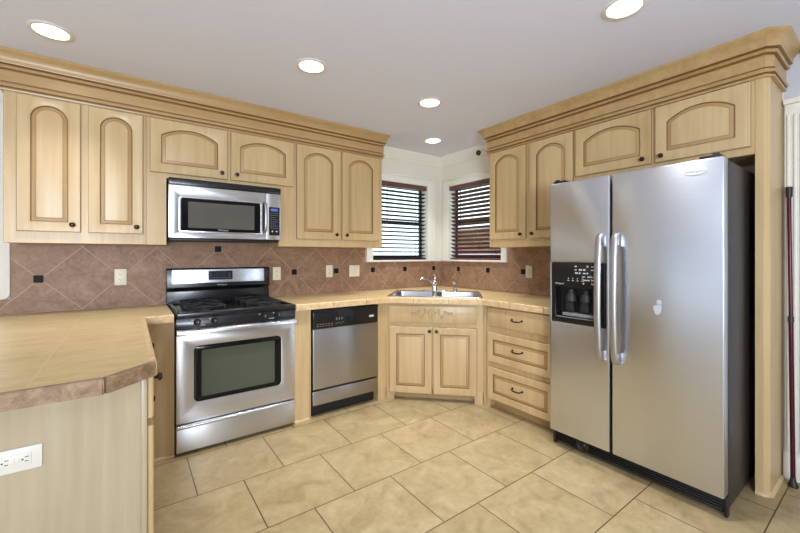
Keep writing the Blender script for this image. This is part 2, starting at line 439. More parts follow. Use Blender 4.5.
# windows: casing is structure, sash and glass its children
def window(n, loc, rz, x0, x1, cl, cr, ct):
    root = thing('window_%d' % n, '', '', loc, rz); del root['label'], root['category']; root['kind'] = 'structure'
    z0, z1 = 1.208, 2.058
    mb = MB()
    mb.box(cl, x0, -.016, -.0005, 1.208, ct, 0, .004).box(x1, cr, -.016, -.0005, 1.208, ct, 0, .004)
    mb.box(x0, x1, -.016, -.0005, z1, ct, 0, .004)
    mb.box(cl-.012, cr+.012, -.026, -.0005, ct-.006, ct+.016, 0, .004)
    mb.box(cr-.018, cr, -.022, -.016, 1.208, ct-.004, 0, .002).box(cl, cl+.018, -.022, -.016, 1.208, ct-.004, 0, .002)
    mb.build('casing', 'white', root)
    MB().box(cl-.012, cr+.012, -.042, .12, 1.189, 1.2075, 0, .004).build('sill', 'white', root)
    mb = MB(); zm = 1.625; f = .028
    mb.box(x0, x0+f, .097, .118, z0, z1).box(x1-f, x1, .097, .118, z0, z1)
    mb.box(x0+f, x1-f, .097, .118, z0, z0+.05).box(x0+f, x1-f, .097, .118, z1-.045, z1).box(x0+f, x1-f, .090, .118, zm-.02, zm+.02)
    sa = mb.build('sash', 'sash', root)
    MB().box(x0+f, x1-f, .105, .109, z0+.05, z1-.045).build('pane', 'glass', sa)
    return root
window(1, (0, 0, 0), 0, -.961, -.216, -1.041, -.107, 2.132)
window(2, (0, 0, 0), RZB, .149, .904, .061, .978, 2.132)

def blind(name, loc, rz, x0, x1, tilt, label, mat):
    root = thing(name, label, 'window blind', loc, rz)
    MB().box(x0, x1, -.004, .058, 2.010, 2.055, 0, .003).build('valance', 'slatred', root)
    mb = MB(); z = 1.252; pitch = .0445; zs = []
    while z < 2.003:
        b = bmesh.new(); bmesh.ops.create_cube(b, size=1)
        for v in b.verts: v.co = (v.co.x*(x1-x0-.012), v.co.y*.050, v.co.z*.003)
        mb.add(b, 0, Matrix.Translation(((x0+x1)/2, .030, z)) @ Matrix.Rotation(tilt, 4, 'X')); zs.append(z); z += pitch
    mb.build('slats', mat, root)
    MB().box(x0+.006, x1-.006, .006, .054, 1.211, 1.229, 0, .003).build('bottom_rail', mat, root)
    for fx in (.16, .84):
        x = x0+(x1-x0)*fx
        MB().box(x-.0015, x+.0015, .0025, .0040, 1.229, 2.010).box(x-.0015, x+.0015, .0555, .057, 1.229, 2.010).build('ladder_cord', 'cord', root)
    MB().tube([(x0+.24*(x1-x0), -.004, 2.010), (x0+.24*(x1-x0), -.007, 1.62)], .003, 6).build('tilt_wand', 'cord', root)
    return root
blind('wooden_blind', (0, 0, 0), 0, -.955, -.222, math.radians(-13), 'dark wooden venetian blind with nearly flat slats, left of the corner above the sink', 'slat')
blind('wooden_blind', (0, 0, 0), RZB, .156, .898, math.radians(-27), 'dark wooden venetian blind with tilted reddish slats, right of the corner above the sink', 'slatred')

# outside
struct(MB().box(-6, 9, -6, 9, -.6, -.5).build('ground', 'grass'))
t = thing('brick_house', 'red brick neighbouring house seen through the right window blind', 'house', (3.4, 1.5, -.5))
MB().box(0, .3, -3.5, 2.4, 1.78, 2.36).build('wall', 'brick', t)
MB().box(-.02, .3, -3.5, 2.4, 0, 1.775).build('base_course', 'concrete', t)
bm = MB()
b = bmesh.new(); bmesh.ops.create_icosphere(b, subdivisions=5, radius=1)
for v in b.verts:
    n = v.co.normalized(); k = 1+.10*math.sin(9*n.x+3)*math.sin(8*n.z)+.06*math.sin(23*n.x)*math.sin(21*n.y+1)+random.uniform(-.03, .03)
    v.co = (n.x*2.1*k, n.y*.7*k, max(-.95, n.z)*.95*k)
bm.add(b)
tag(bm.build('hedge', 'hedge', None, (-.6, 4.6, .45), 180), 'pale green hedge outside the left window behind the blind', 'hedge')

# ------------------------------------------------------------------ splashes
def splash(name, label, loc, rz, poly, mat, accents):
    root = thing(name, label, 'backsplash', loc, rz)
    MB().plate(poly, [], -.018, -.0005, 'xz').build('tile_field', mat, root)
    for x, z in accents: MB().box(x-.024, x+.024, -.0195, -.018, z-.024, z+.024, 0, .0006, 1).build('accent_tile', 'accent', root)
    return root
splash('tiled_backsplash', 'brown diagonal-tiled backsplash with black accent tiles behind the stove wall', (0, 0, 0), 0,
       [(-4.35, ZC+.002), (-.0185, ZC+.002), (-.0185, 1.187), (-1.055, 1.187), (-1.055, 1.3315), (-2.052, 1.3315), (-2.052, 1.3605), (-2.815, 1.3605), (-2.815, 1.3315), (-3.6215, 1.3315), (-3.6215, .984), (-4.35, .984)],
       'splashA', [(-3.495, 1.107), (-2.44, 1.310), (-1.808, 1.107), (-1.388, 1.107), (-.967, 1.107), (-.55, 1.107), (-.127, 1.107)])
splash('tiled_backsplash', 'brown diagonal-tiled backsplash with black accents between sink corner and refrigerator', (0, 0, 0), RZB,
       [(.0005, ZC+.002), (1.898, ZC+.002), (1.898, 1.3315), (.992, 1.3315), (.992, 1.187), (.0005, 1.187)],
       'splashB', [(.315, 1.104), (.742, 1.104), (1.168, 1.104)])

# ------------------------------------------------------------------ worktops
edgeprof = [(0, ZC-.046), (.012, ZC-.046), (.013, ZC-.004), (.009, ZC+.0015), (-.008, ZC+.0015), (-.009, ZC+.0004), (0, ZC+.0004)]
def edge(parent, path, mat, joints=()):
    MB().sweep(path[::-1], edgeprof, None).build('edge_tile', mat, parent, ang=35)
def joint(parent, x, y, rz):
    o = MB().box(-.0011, .0011, -.0136, .0, ZC-.0455, ZC+.0017).build('edge_joint', 'grout', parent, (x, y, 0)); o.rotation_euler = (0, 0, rz)
t = thing('peninsula_worktop', 'beige tiled peninsula worktop with clipped corner and brown edge, left foreground', 'worktop')
MB().plate([(-4.1, -.0195), (-2.799, -.0195), (-2.799, -.633), (-2.958, -.633), (-2.958, -1.782), (-3.082, -1.896), (-4.1, -1.896)], [], ZC-.03, ZC, 'xy').build('tile_top', 'counter', t)
edge(t, [(-2.958, -.6335), (-2.7995, -.6335)][::-1], 'edge')
edge(t, [(-2.9575, -.647), (-2.9575, -1.781)], 'edge')
edge(t, [(-2.9575, -1.782), (-3.0815, -1.8965)], 'edgedark')
edge(t, [(-3.0825, -1.8965), (-4.1, -1.8965)], 'edgedark')
joint(t, -3.082, -1.8965, math.radians(-20)); joint(t, -3.95, -1.8965, 0)
t = thing('corner_worktop', 'beige tiled worktop running from the stove around the sink corner to the refrigerator', 'worktop')
sc_, sd_ = .965, 1/math.sqrt(2)
def diag(u, v):      # u to the right along the diagonal, v distance from the room corner
    return ((u-v)*sd_, (-u-v)*sd_)
hole = [diag(-.39, sc_-.245), diag(.39, sc_-.245), diag(.39, sc_+.245), diag(-.39, sc_+.245)]
MB().plate([(-2.023, -.0195), (-.0195, -.0195), (-.0195, -1.896), (-.633, -1.896), (-.633, -1.207), (-1.207, -.633), (-2.023, -.633)], [hole], ZC-.03, ZC, 'xy').build('tile_top', 'counter', t)
edge(t, [(-.6335, -1.896), (-.6335, -1.2075), (-1.2075, -.6335), (-2.023, -.6335)], 'edge')
for x in (-1.72, -1.42, -1.2075): joint(t, x, -.6335, 0)
for u in (-.17, .13): p = diag(u, 1.3015); joint(t, p[0], p[1], -PI/4)
for y in (-1.2075, -1.50, -1.79): joint(t, -.6335, y, -PI/2)

# ------------------------------------------------------------------ upper cabinets, stove wall
ZU0, ZU1, YF = 1.332, 2.225, -.316
def stile_frame(parent, x0, x1, z0, z1): pass
t = thing('wall_cabinet', 'tall two-door maple wall cabinet at the far left end', 'cabinet', (-3.26, 0, ZU0), 0, 'maple wall cabinets')
L = lambda x: x+3.26
MB().box(L(-3.597), L(-2.931), YF, -.0005, 0, ZU1-ZU0, 0, .002, 1).build('body', 'wood', t)
for a, c, k in ((-3.542, -3.263, -3.300), (-3.228, -2.948, -2.984)):
    door(t, L(a), L(c), .068, .852, YF-.0003, .072, (L(k), .112))
t = thing('wall_cabinet', 'short two-door maple wall cabinet directly above the microwave', 'cabinet', (-2.42, 0, ZU0), 0, 'maple wall cabinets')
L = lambda x: x+2.42
MB().plate([(L(-2.930), 0), (L(-2.817), 0), (L(-2.817), .458), (L(-2.05), .458), (L(-2.05), 0), (L(-1.916), 0), (L(-1.916), ZU1-ZU0), (L(-2.930), ZU1-ZU0)], [], YF, -.0005, 'xz', 0).build('body', 'wood', t)
for a, c, k in ((-2.911, -2.431, -2.473), (-2.408, -1.928, -2.369)):
    door(t, L(a), L(c), .490, .852, YF-.0003, .058, (L(k), .532), st=.058)
t = thing('wall_cabinet', 'tall two-door maple wall cabinet beside the left window', 'cabinet', (-1.48, 0, ZU0), 0, 'maple wall cabinets')
L = lambda x: x+1.48
MB().box(L(-1.915), L(-1.050), YF, -.0005, 0, ZU1-ZU0, 0, .002, 1).build('body', 'wood', t)
for a, c, k in ((-1.901, -1.507, -1.545), (-1.483, -1.096, -1.445)):
    door(t, L(a), L(c), .064, .852, YF-.0003, .075, (L(k), .108), st=.058)

# crown profile (offset from cabinet face, z)
CP = [(0, 2.192), (.012, 2.192), (.014, 2.200), (.004, 2.204), (.004, 2.211), (.016, 2.213), (.020, 2.221), (.018, 2.229), (.006, 2.232), (.006, 2.239),
      (.012, 2.241), (.012, 2.300), (.004, 2.303), (.004, 2.310), (.020, 2.312), (.026, 2.318), (.024, 2.325), (.014, 2.328), (.014, 2.334), (.032, 2.337),
      (.034, 2.344), (.033, 2.352), (.036, 2.366), (.044, 2.383), (.053, 2.393), (.058, 2.397), (.062, 2.404), (.062, ZCEIL-.0005), (-.02, ZCEIL-.0005), (-.02, 2.2265), (0, 2.2265)]
CPm = [0]*len(CP)
for i in (2, 3, 4, 7, 8, 9, 11, 12, 13, 16, 17, 18): CPm[i] = 1
def crown(label, path, k=1):
    o = MB().sweep(path, [(a*k if a > 0 else a, z) for a, z in CP], CPm).build('crown_moulding', ['woodx', 'glaze'], None, None, 25)
    return tag(o, label, 'crown moulding', 'maple crown mouldings')
crown('stained maple crown moulding along the top of the cabinets above the stove', [(-3.597, -.0005), (-3.597, YF-.0003), (-1.0495, YF-.0003), (-1.0495, -.0005)])

# ------------------------------------------------------------------ upper cabinets, refrigerator wall (local x = -Y)
XF = -.334
t = thing('wall_cabinet', 'tall two-door maple wall cabinet between right window and refrigerator', 'cabinet', (0, -1.44, ZU0), RZB, 'maple wall cabinets')
L = lambda s: s-1.44
MB().box(L(1.033), L(1.8495), XF, -.0005, 0, ZU1-ZU0, 0, .002, 1).build('body', 'wood', t)
for a, c, k in ((1.050, 1.429, 1.389), (1.467, 1.838, 1.502)):
    door(t, L(a), L(c), .068, .855, XF-.0003, .072, (L(k), .106), st=.056)
t = thing('wall_cabinet', 'wide two-door maple wall cabinet directly above the refrigerator', 'cabinet', (0, -2.34, 1.80), RZB, 'maple wall cabinets')
L = lambda s: s-2.34
MB().box(L(1.8505), L(2.8345), XF, -.0005, 0, ZU1-1.80, 0, .002, 1).build('body', 'wood', t)
for a, c, k in ((1.858, 2.352, 2.310), (2.375, 2.820, 2.413)):
    door(t, L(a), L(c), .040, .387, XF-.0003, .062, (L(k), .075), st=.056)
t = thing('tall_end_panel', 'full-height maple end panel with clipped front corner right of the refrigerator', 'panel', (0, -2.86, 0), RZB)
L = lambda s: s-2.86
MB().plate([(L(2.8355), -.0005), (L(2.8355), XF), (L(2.868), XF), (L(2.890), XF+.022), (L(2.890), -.0005)], [], .0, ZU1, 'xy').build('post', 'wood', t)
MB().sweep([(L(2.8905), -.001), (L(2.8905), XF+.0215), (L(2.8685), XF-.0005), (L(2.8365), XF-.0005)][::-1], [(0, 0), (.013, 0), (.013, .006), (.008, .014), (0, .018)]).build('shoe_moulding', 'wood', t)
crown('stained maple crown moulding with clipped end above the refrigerator cabinets',
      [(-.0005, -1.0325), (XF-.0003, -1.0325), (XF-.0003, -2.8685), (XF+.0217, -2.8905), (-.0005, -2.8905)], 1.27)

# little camera on the cabinet end
t = thing('security_camera', 'small black ball camera on a bracket at the cabinet end by the right window', 'camera', (-.31, -1.015, 2.27))
MB().cyl((0, .003, 0), (0, .016, 0), .016, None, 16).build('base', 'bright', t)
MB().tube([(0, .014, 0), (-.01, .05, -.005), (-.02, .095, -.022)], .005, 8, 0, 1).build('arm', 'bright', t)
MB().lathe([(0, -.026), (.012, -.023), (.021, -.014), (.025, 0), (.021, .014), (.010, .024), (0, .026)], (-.022, .118, -.035), (0, 0, 1), 18).build('ball_head', 'blackmatte', t)

# ------------------------------------------------------------------ microwave
t = thing('microwave', 'stainless over-the-range microwave with black window and keypad above the stove', 'microwave', (-2.433, 0, 1.362))
X0, X1 = -.377, .377
MB().box(X0+.004, X1-.004, -.372, -.001, .012, .424, 0, .003).build('body', 'blackmatte', t)
mb = MB().box(X0, X1, -.400, -.372, .376, .424, 0, .006)
for i in range(5): mb.box(X0+.02, X1-.02, -.4015, -.399, .384+i*.007, .387+i*.007)
mb.build('vent_grille', 'black', t)
win = rrect(-.305, .222, .066, .292, .012)
d = MB().plate(rect(X0, .263, .018, .3745), [win], -.400, -.3725, 'xz', 0, .0015).build('door', 'steel', t)
MB().plate(rrect(-.3045, .2215, .0665, .2915, .012), [rrect(-.262, .178, .088, .270, .006)], -.396, -.374, 'xz').build('window_border', 'darkglass', d)
MB().box(-.2615, .1775, -.392, -.376, .0885, .2695).build('window_pane', 'mwpane', d)
MB().plate(rrect(-.318, .236, .053, .305, .018), [rrect(-.3055, .2225, .0655, .2925, .012)], -.4025, -.4001, 'xz', 0, .001).build('window_rim', 'bright', d)
text('Whirlpool', .016, (-.04, -.3968, .078), d, 'mark')
MB().box(.238, .2625, -.4012, -.4001, .070, .308, 0, .0004, 1).build('handle_shadow_strip', 'blackmatte', d)  # thin black strip standing in for the shadow beside the handle
MB().tube([(.253, -.401, .078), (.253, -.430, .092), (.253, -.438, .19), (.253, -.430, .288), (.253, -.401, .302)], (lambda q: (.008, .011)), 12, 0, 2, (0, -1, 0)).build('handle', 'satin', d)
cp = MB().box(.2645, X1, -.400, -.3725, .018, .3745, 0, .003).build('control_panel', 'steel', t)
MB().plate(rrect(.284, .366, .052, .272, .006), [], -.4018, -.4002, 'xz').build('keypad', 'black', cp)
MB().box(.298, .352, -.4026, -.4018, .240, .260).build('display', 'blue', cp)
mb = MB()
for r in range(8):
    for c in range(4):
        if r in (2, 5) and c == 3: continue
        mb.box(.297+c*.0155, .306+c*.0155, -.4024, -.4018, .222-r*.0165, .2265-r*.0165)
mb.build('buttons', 'greymark', cp)
for x in (.310, .342): MB().cyl((x, -.4018, .083), (x, -.4026, .083), .006, None, 12).build('button', 'mark', cp)
MB().box(X0+.01, X1-.01, -.385, -.02, .0, .012, 0, .003).build('underside', 'blackmatte', t)

# ------------------------------------------------------------------ gas stove
t = thing('gas_range', 'freestanding stainless gas range with black cooktop under the microwave', 'stove', (-2.411, 0, 0))
W = .378
MB().box(-W+.003, W-.003, -.600, -.028, .045, .868, 0, .002).build('body', 'black', t)
mb = MB().box(-W, W, -.640, -.028, .8685, .885, 0, .004).box(-W, W, -.660, -.620, .864, .902, 0, .010, 3)
mb.box(-W, -W+.025, -.635, -.090, .880, .900, 0, .006).box(W-.025, W, -.635, -.090, .880, .900, 0, .006)
ck = mb.build('cooktop', 'black', t)
# burners and grates
for sx in (-.19, .19):
    for y in (-.20, -.46):
        b_ = MB().lathe([(0, .885), (.055, .885), (.052, .896), (.036, .898), (.036, .904), (.041, .905), (.041, .911), (.034, .914), (0, .914)], (sx, y, 0), (0, 0, 1), 24).build('burner', 'iron', t)
    mb = MB(); r = .0052
    x0, x1, y0, y1, z = sx-.118, sx+.118, -.575, -.115, .917
    mb.tube([(x0+.03, y0, z), (x1-.03, y0, z), (x1, y0+.03, z), (x1, y1-.03, z), (x1-.03, y1, z), (x0+.03, y1, z), (x0, y1-.03, z), (x0, y0+.03, z), (x0+.03, y0, z)], r, 8)
    for yy in (-.20, -.46):
        for k in range(4):
            a = PI/4+k*PI/2
            ex, ey = (sx+math.copysign(.115, math.cos(a)), yy+math.copysign(.105, math.sin(a)))
            mb.tube([(ex, ey, z), (sx+.075*math.cos(a), yy+.075*math.sin(a), z+.007), (sx+.028*math.cos(a), yy+.028*math.sin(a), z+.006)], r*.9, 8)
        mb.tube([(x0, yy, z), (sx-.045, yy, z+.006)], r*.8, 8); mb.tube([(x1, yy, z), (sx+.045, yy, z+.006)], r*.8, 8)
    mb.tube([(x0, -.33, z), (x1, -.33, z)], r, 8)
    for cx in (x0+.004, x1-.004):
        for cy in (y0+.05, -.33, y1-.05): mb.cyl((cx, cy, .886), (cx, cy, z), .006, None, 8)
    mb.build('grate', 'iron', t)
# knob panel
b = MB().plate([(-.655, .800), (-.600, .800), (-.600, .8635), (-.646, .8635)], [], -W, W, 'yz', 0, .003)
kp = b.build('knob_panel', 'black', t)
for x in (-.262, -.161, .151, .249):
    k_ = MB().lathe([(0, 0), (.021, 0), (.021, .004), (.017, .008), (.015, .026), (.013, .030), (0, .030)], (x, -.6495, .834), (0, -1, .12), 20).box(x-.004, x+.004, -.690, -.656, .822, .8455, 0, .002).build('knob', 'blackmatte', t)
    MB().box(x-.0012, x+.0012, -.6912, -.6898, .834, .845).build('pointer', 'mark', k_)
for x in (-.235, .20): MB().box(x-.012, x+.022, -.6545, -.653, .812, .815).build('printed_line', 'mark', kp)
for x in (-.29, -.189, .123, .221): MB().cyl((x, -.6490, .850), (x, -.6502, .850), .004, None, 10).build('printed_dot', 'mark', kp)
# oven door
ow = rrect(-.279, .277, .326, .682, .030)
d = MB().plate(rect(-W+.002, W-.002, .204, .758), [ow], -.645, -.603, 'xz', 0, .002).build('oven_door', 'steel', t)
MB().plate(rrect(-.2785, .2765, .3265, .6815, .030), [rrect(-.236, .232, .352, .652, .008)], -.6475, -.607, 'xz', 0, .002).build('window_border', 'darkglass', d)
MB().box(-.2355, .2315, -.640, -.610, .3525, .6515).build('window_pane', 'winpane', d)
h = MB().plate([(-.694, .769), (-.690, .788), (-.676, .797), (-.655, .7985), (-.646, .795), (-.646, .778), (-.672, .7655), (-.688, .7635)], [], -W+.001, W-.001, 'yz', 0, .002)
h.build('door_handle', 'bright', d)
MB().box(-W+.004, W-.004, -.640, -.6005, .760, .7995).build('door_gap', 'blackmatte', t)
dr = MB().box(-W+.002, W-.002, -.645, -.603, .024, .186, 0, .005).build('warming_drawer', 'steel', t)
MB().plate([(-.645, .168), (-.662, .176), (-.668, .188), (-.660, .197), (-.640, .200), (-.612, .198), (-.612, .1865), (-.6455, .1865)], [], -W+.001, W-.001, 'yz', 0, .002).build('drawer_lip', 'bright', dr)
for x in (-.33, .33):
    for y in (-.57, -.08): MB().cyl((x, y, 0), (x, y, .046), .018, .014, 14).build('foot', 'blackmatte', t)
# backguard
bgd = MB().plate([(-.026, .886), (-.075, .886), (-.062, .985), (-.070, 1.000), (-.090, 1.012), (-.078, 1.150), (-.070, 1.160), (-.026, 1.160)], [], -W+.002, W-.002, 'yz', 0, .004).build('backguard', 'black', t)
bgd.location = (-.013, .0070, 0)
q = MB().plate(rrect(-.340, .330, 1.043, 1.150, .008), [], -.004, 0, 'xz', 0, .001)
q.bm.transform(Matrix.Translation((0, -.0885, 1.043)) @ Matrix.Rotation(-math.atan2(.012, .138), 4, 'X') @ Matrix.Translation((0, 0, -1.043)))
sp = q.build('silver_panel', 'bright', bgd)
q = MB().plate(rrect(-.095, .080, 1.066, 1.136, .006), [], -.0062, -.0042, 'xz'); RM = Matrix.Translation((0, -.0885, 1.043)) @ Matrix.Rotation(-math.atan2(.012, .138), 4, 'X') @ Matrix.Translation((0, 0, -1.043))
q.bm.transform(RM); ds = q.build('display', 'black', sp)
q = MB().box(-.045, .030, -.0070, -.0062, 1.100, 1.126); q.bm.transform(RM); q.build('clock_screen', 'display', ds)
q = MB()
for r in range(3):
    for c in range(7):
        if r == 2 or c in (0, 6): q.box(-.083+c*.0225, -.072+c*.0225, -.0068, -.0062, 1.112-r*.016, 1.116-r*.016)
q.bm.transform(RM); q.build('buttons', 'greymark', ds)
text('Whirlpool', .017, (.0, -.0925, 1.026), bgd, 'mark')

# ------------------------------------------------------------------ dishwasher
t = thing('dishwasher', 'stainless dishwasher with black control strip right of the stove', 'dishwasher', (-1.592, 0, 0))
W = .293
MB().box(-W, W, -.588, -.03, .10, .838).build('body', 'blackmatte', t)
c_ = MB().box(-W, W, -.632, -.589, .690, .836, 0, .006)
cpn = c_.box(-W, W, -.640, -.630, .815, .836, 0, .004).build('control_panel', 'black', t)
MB().plate(rrect(-.075, .055, .770, .806, .012), [], -.6335, -.6322, 'xz').build('latch_recess', 'blackmatte', cpn)
MB().lathe([(0, 0), (.017, 0), (.015, .014), (0, .015)], (.03, -.632, .742), (0, -1, 0), 20).build('dial', 'blackmatte', cpn)
MB().plate(rrect(.205, .252, .738, .756, .0085), [], -.6336, -.6322, 'xz').build('badge', 'mark', cpn)
for r in range(2):
    for c in range(6): MB().box(-.262+c*.024, -.250+c*.024, -.6328, -.6320, .708+r*.014, .712+r*.014).build('printed_mark', 'greymark', cpn)
for c in range(4): MB().box(-.105+c*.02, -.093+c*.02, -.6328, -.6320, .715+.008*(c % 2), .719+.008*(c % 2)).build('printed_mark', 'greymark', cpn)
for c in range(3): MB().box(-.100+c*.024, -.092+c*.024, -.6328, -.6320, .745, .765).build('button', 'greymark', cpn)
MB().box(-W+.002, W-.002, -.626, -.589, .222, .688, 0, .004).build('door', 'steeldim', t)
MB().box(-W+.002, W-.002, -.622, -.589, .098, .208, 0, .004).build('lower_panel', 'steeldim', t)
MB().box(-W, W, -.560, -.50, .0, .097).build('toe_kick', 'blackmatte', t)

# ------------------------------------------------------------------ base cabinets
YB = -.606
def shoe(parent, x0, x1, yf):
    MB().plate([(yf-.012, 0), (yf-.0003, 0), (yf-.0003, .016), (yf-.006, .013), (yf-.011, .007)], [], x0, x1, 'yz').build('shoe_moulding', 'wood', parent)
t = thing('filler_panel', 'narrow maple filler panel on the left side of the stove', 'panel', (-2.845, 0, 0), 0, 'maple filler panels')
MB().box(-.127, .051, YB, -.03, 0, ZC-.048).build('board', 'wood', t); shoe(t, -.105, .051, YB)
t = thing('filler_panel', 'narrow maple filler panel between stove and dishwasher', 'panel', (-1.966, 0, 0), 0, 'maple filler panels')
mb = MB().box(-.058, .070, YB, -.03, 0, ZC-.048).build('board', 'wood', t)
MB().box(.060, .0715, YB-.006, YB-.0003, .002, ZC-.049, 0, .003).build('edge_strip', 'wood', t); shoe(t, -.058, .058, YB)

# diagonal sink cabinet: pentagon body in the corner
t = thing('sink_base_cabinet', 'diagonal corner maple sink cabinet with two doors and carved false drawer front', 'cabinet', (0, 0, 0), -PI/4)
def loc2(X, Y): return ((X-Y)*sd_, (X+Y)*sd_)
VF = -1.272
bp = [loc2(-1.280, -.03), loc2(-.03, -.03), loc2(-.03, -1.236), loc2(-.60, -1.236), loc2(-.606, -1.230)]
pen = [loc2(-1.281, -.03), loc2(-.031, -.03), loc2(-.031, -1.229), loc2(-.606, -1.229), loc2(-.606, -1.193), loc2(-1.193, -.606), loc2(-1.281, -.606)]
wall_t = .02
def inset_pent(dn):
    return [loc2(-1.281+dn, -.03-dn), loc2(-.031-dn, -.03-dn), loc2(-.031-dn, -1.229+dn), loc2(-.606-dn, -1.229+dn), loc2(-.606-dn, -1.193), loc2(-1.193, -.606-dn+.0), loc2(-1.281+dn, -.606-dn)]
MB().plate(pen, [], .105, .64, 'xy').build('body', 'wood', t)
# hollow upper ring so that the sink bowls have room
inner = [loc2(-1.255, -.055), loc2(-.056, -.055), loc2(-.056, -1.20), loc2(-.59, -1.20), loc2(-.59, -1.18), loc2(-1.18, -.59), loc2(-1.255, -.59)]
MB().plate(pen, [inner], .6402, ZC-.048, 'xy').build('upper_frame', 'wood', t)
rec = [loc2(-1.28, -.032), loc2(-.032, -.032), loc2(-.032, -1.227), loc2(-.66, -1.227), loc2(-.66, -1.10), loc2(-1.10, -.66), loc2(-1.28, -.66)]
MB().plate([loc2(-1.279, -.1), loc2(-.1, -.1), loc2(-.1, -1.227), loc2(-.54, -1.227), loc2(-.54, -1.166), loc2(-1.166, -.54), loc2(-1.279, -.54)], [], 0, .1048, 'xy').build('toe_kick', 'woodx', t)
for sx in (-1, 1):
    # splayed bracket feet at the two ends
    mb = MB().plate([(sx*.4145, 0), (sx*.4145, .1045), (sx*.29, .1045), (sx*.30, .085), (sx*.335, .060), (sx*.348, .030), (sx*.345, 0)], [], VF, VF+.03, 'xz')
    mb.build('bracket_foot', 'wood', t)
MB().plate([loc2(-1.281, -.607), loc2(-1.2, -.607), loc2(-1.2, -.56), loc2(-1.281, -.56)], [], 0, .1045, 'xy').build('bracket_foot', 'wood', t)
MB().plate([loc2(-.607, -1.2), loc2(-.607, -1.229), loc2(-.56, -1.229), loc2(-.56, -1.2)], [], 0, .1045, 'xy').build('bracket_foot', 'wood', t)
door(t, -.385, -.015, .066, .640, VF-.0003, 0, (-.032, .609), st=.055)
door(t, -.003, .363, .066, .640, VF-.0003, 0, (.028, .609), st=.055)
ff = slab(t, -.390, .366, .676, .824, VF-.0003, 'false_front')
# carved leaf-scroll ornament in low relief
mb = MB(); zc = .758
def scroll(cx, s):
    pts = [(cx+s*(.02+.15*i/14), VF-.0215, zc+.016*math.sin(i*.75)) for i in range(15)]; mb.tube(pts, .0036, 6)
    for i in range(1, 6):
        x = cx+s*(.03+.027*i); z = zc+.016*math.sin(i*2.1); k = 1 if i % 2 else -1
        mb.tube([(x, VF-.0215, z), (x+s*.012, VF-.0222, z+k*.016), (x+s*.003, VF-.0222, z+k*.028), (x-s*.010, VF-.0222, z+k*.020), (x-s*.006, VF-.0215, z+k*.012)], .0034, 6, 0, 1)
scroll(-.015, 1); scroll(-.015, -1)
mb.tube([(-.015+.030*math.cos(a*PI/8), VF-.0215, zc+.036*math.sin(a*PI/8)) for a in range(17)], .0034, 6)
mb.tube([(-.015, VF-.0215, zc-.03), (-.022, VF-.0222, zc), (-.015, VF-.0215, zc+.032), (-.008, VF-.0222, zc), (-.015, VF-.0215, zc-.03)], .002, 6, 0, 1)
mb.build('carved_scroll', 'inlay', ff)

# drawer bank (local x = -Y)
t = thing('drawer_cabinet', 'maple base cabinet with three stacked drawers left of the refrigerator', 'cabinet', (0, -1.55, 0), RZB)
L = lambda s: s-1.55
MB().box(L(1.231), L(1.895), -.606, -.03, .085, ZC-.048, 0, .002, 1).build('body', 'wood', t)
MB().box(L(1.231), L(1.895), -.545, -.03, 0, .0848).build('toe_kick', 'woodx', t)
MB().plate([(L(1.231), 0), (L(1.262), 0), (L(1.275), .03), (L(1.285), .0845), (L(1.231), .0845)], [], -.606, -.5455, 'xz').build('bracket_foot', 'wood', t)
d = slab(t, L(1.262), L(1.862), .684, .832, -.6063, 'drawer'); pull(d, L(1.55), -.6263, .757)
for z0, z1 in ((.388, .628), (.082, .345)):
    d = door(t, L(1.258), L(1.862), z0, z1, -.6063, 0, None, 'drawer', st=.050)
    pull(d, .296, -.0195, (z1-z0)/2+.012)

# peninsula cabinets (front faces +X, end panel faces the camera)
t = thing('peninsula_cabinet', 'maple peninsula base cabinet with pale pickled end panel under the tiled worktop', 'cabinet', (-3.4, -1.2, 0))
LX = lambda x: x+3.4
LY = lambda y: y+1.2
MB().box(LX(-3.95), LX(-2.973), LY(-1.752), LY(-.03), 0, ZC-.048).build('body', 'wood', t)
ep = MB().box(LX(-3.95), LX(-2.990), LY(-1.764), LY(-1.7523), 0, ZC-.049).build('end_panel', 'pickled', t)
MB().box(LX(-2.9895), LX(-2.972), LY(-1.768), LY(-1.7523), 0, ZC-.049, 0, .002).build('corner_post', 'pickled', t)
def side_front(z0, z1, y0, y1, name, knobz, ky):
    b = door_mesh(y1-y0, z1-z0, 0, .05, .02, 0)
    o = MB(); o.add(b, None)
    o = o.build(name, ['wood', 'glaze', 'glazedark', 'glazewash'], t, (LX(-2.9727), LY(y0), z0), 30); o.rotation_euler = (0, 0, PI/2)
    add_knob(o, ky-y0, -.02, knobz-z0)
for i in range(2):
    y0 = -1.750+i*.56
    side_front(.690, .842, y0, y0+.53, 'drawer', .822, y0+.03)
    side_front(.09, .662, y0, y0+.53, 'door', .594, y0+.50)
    
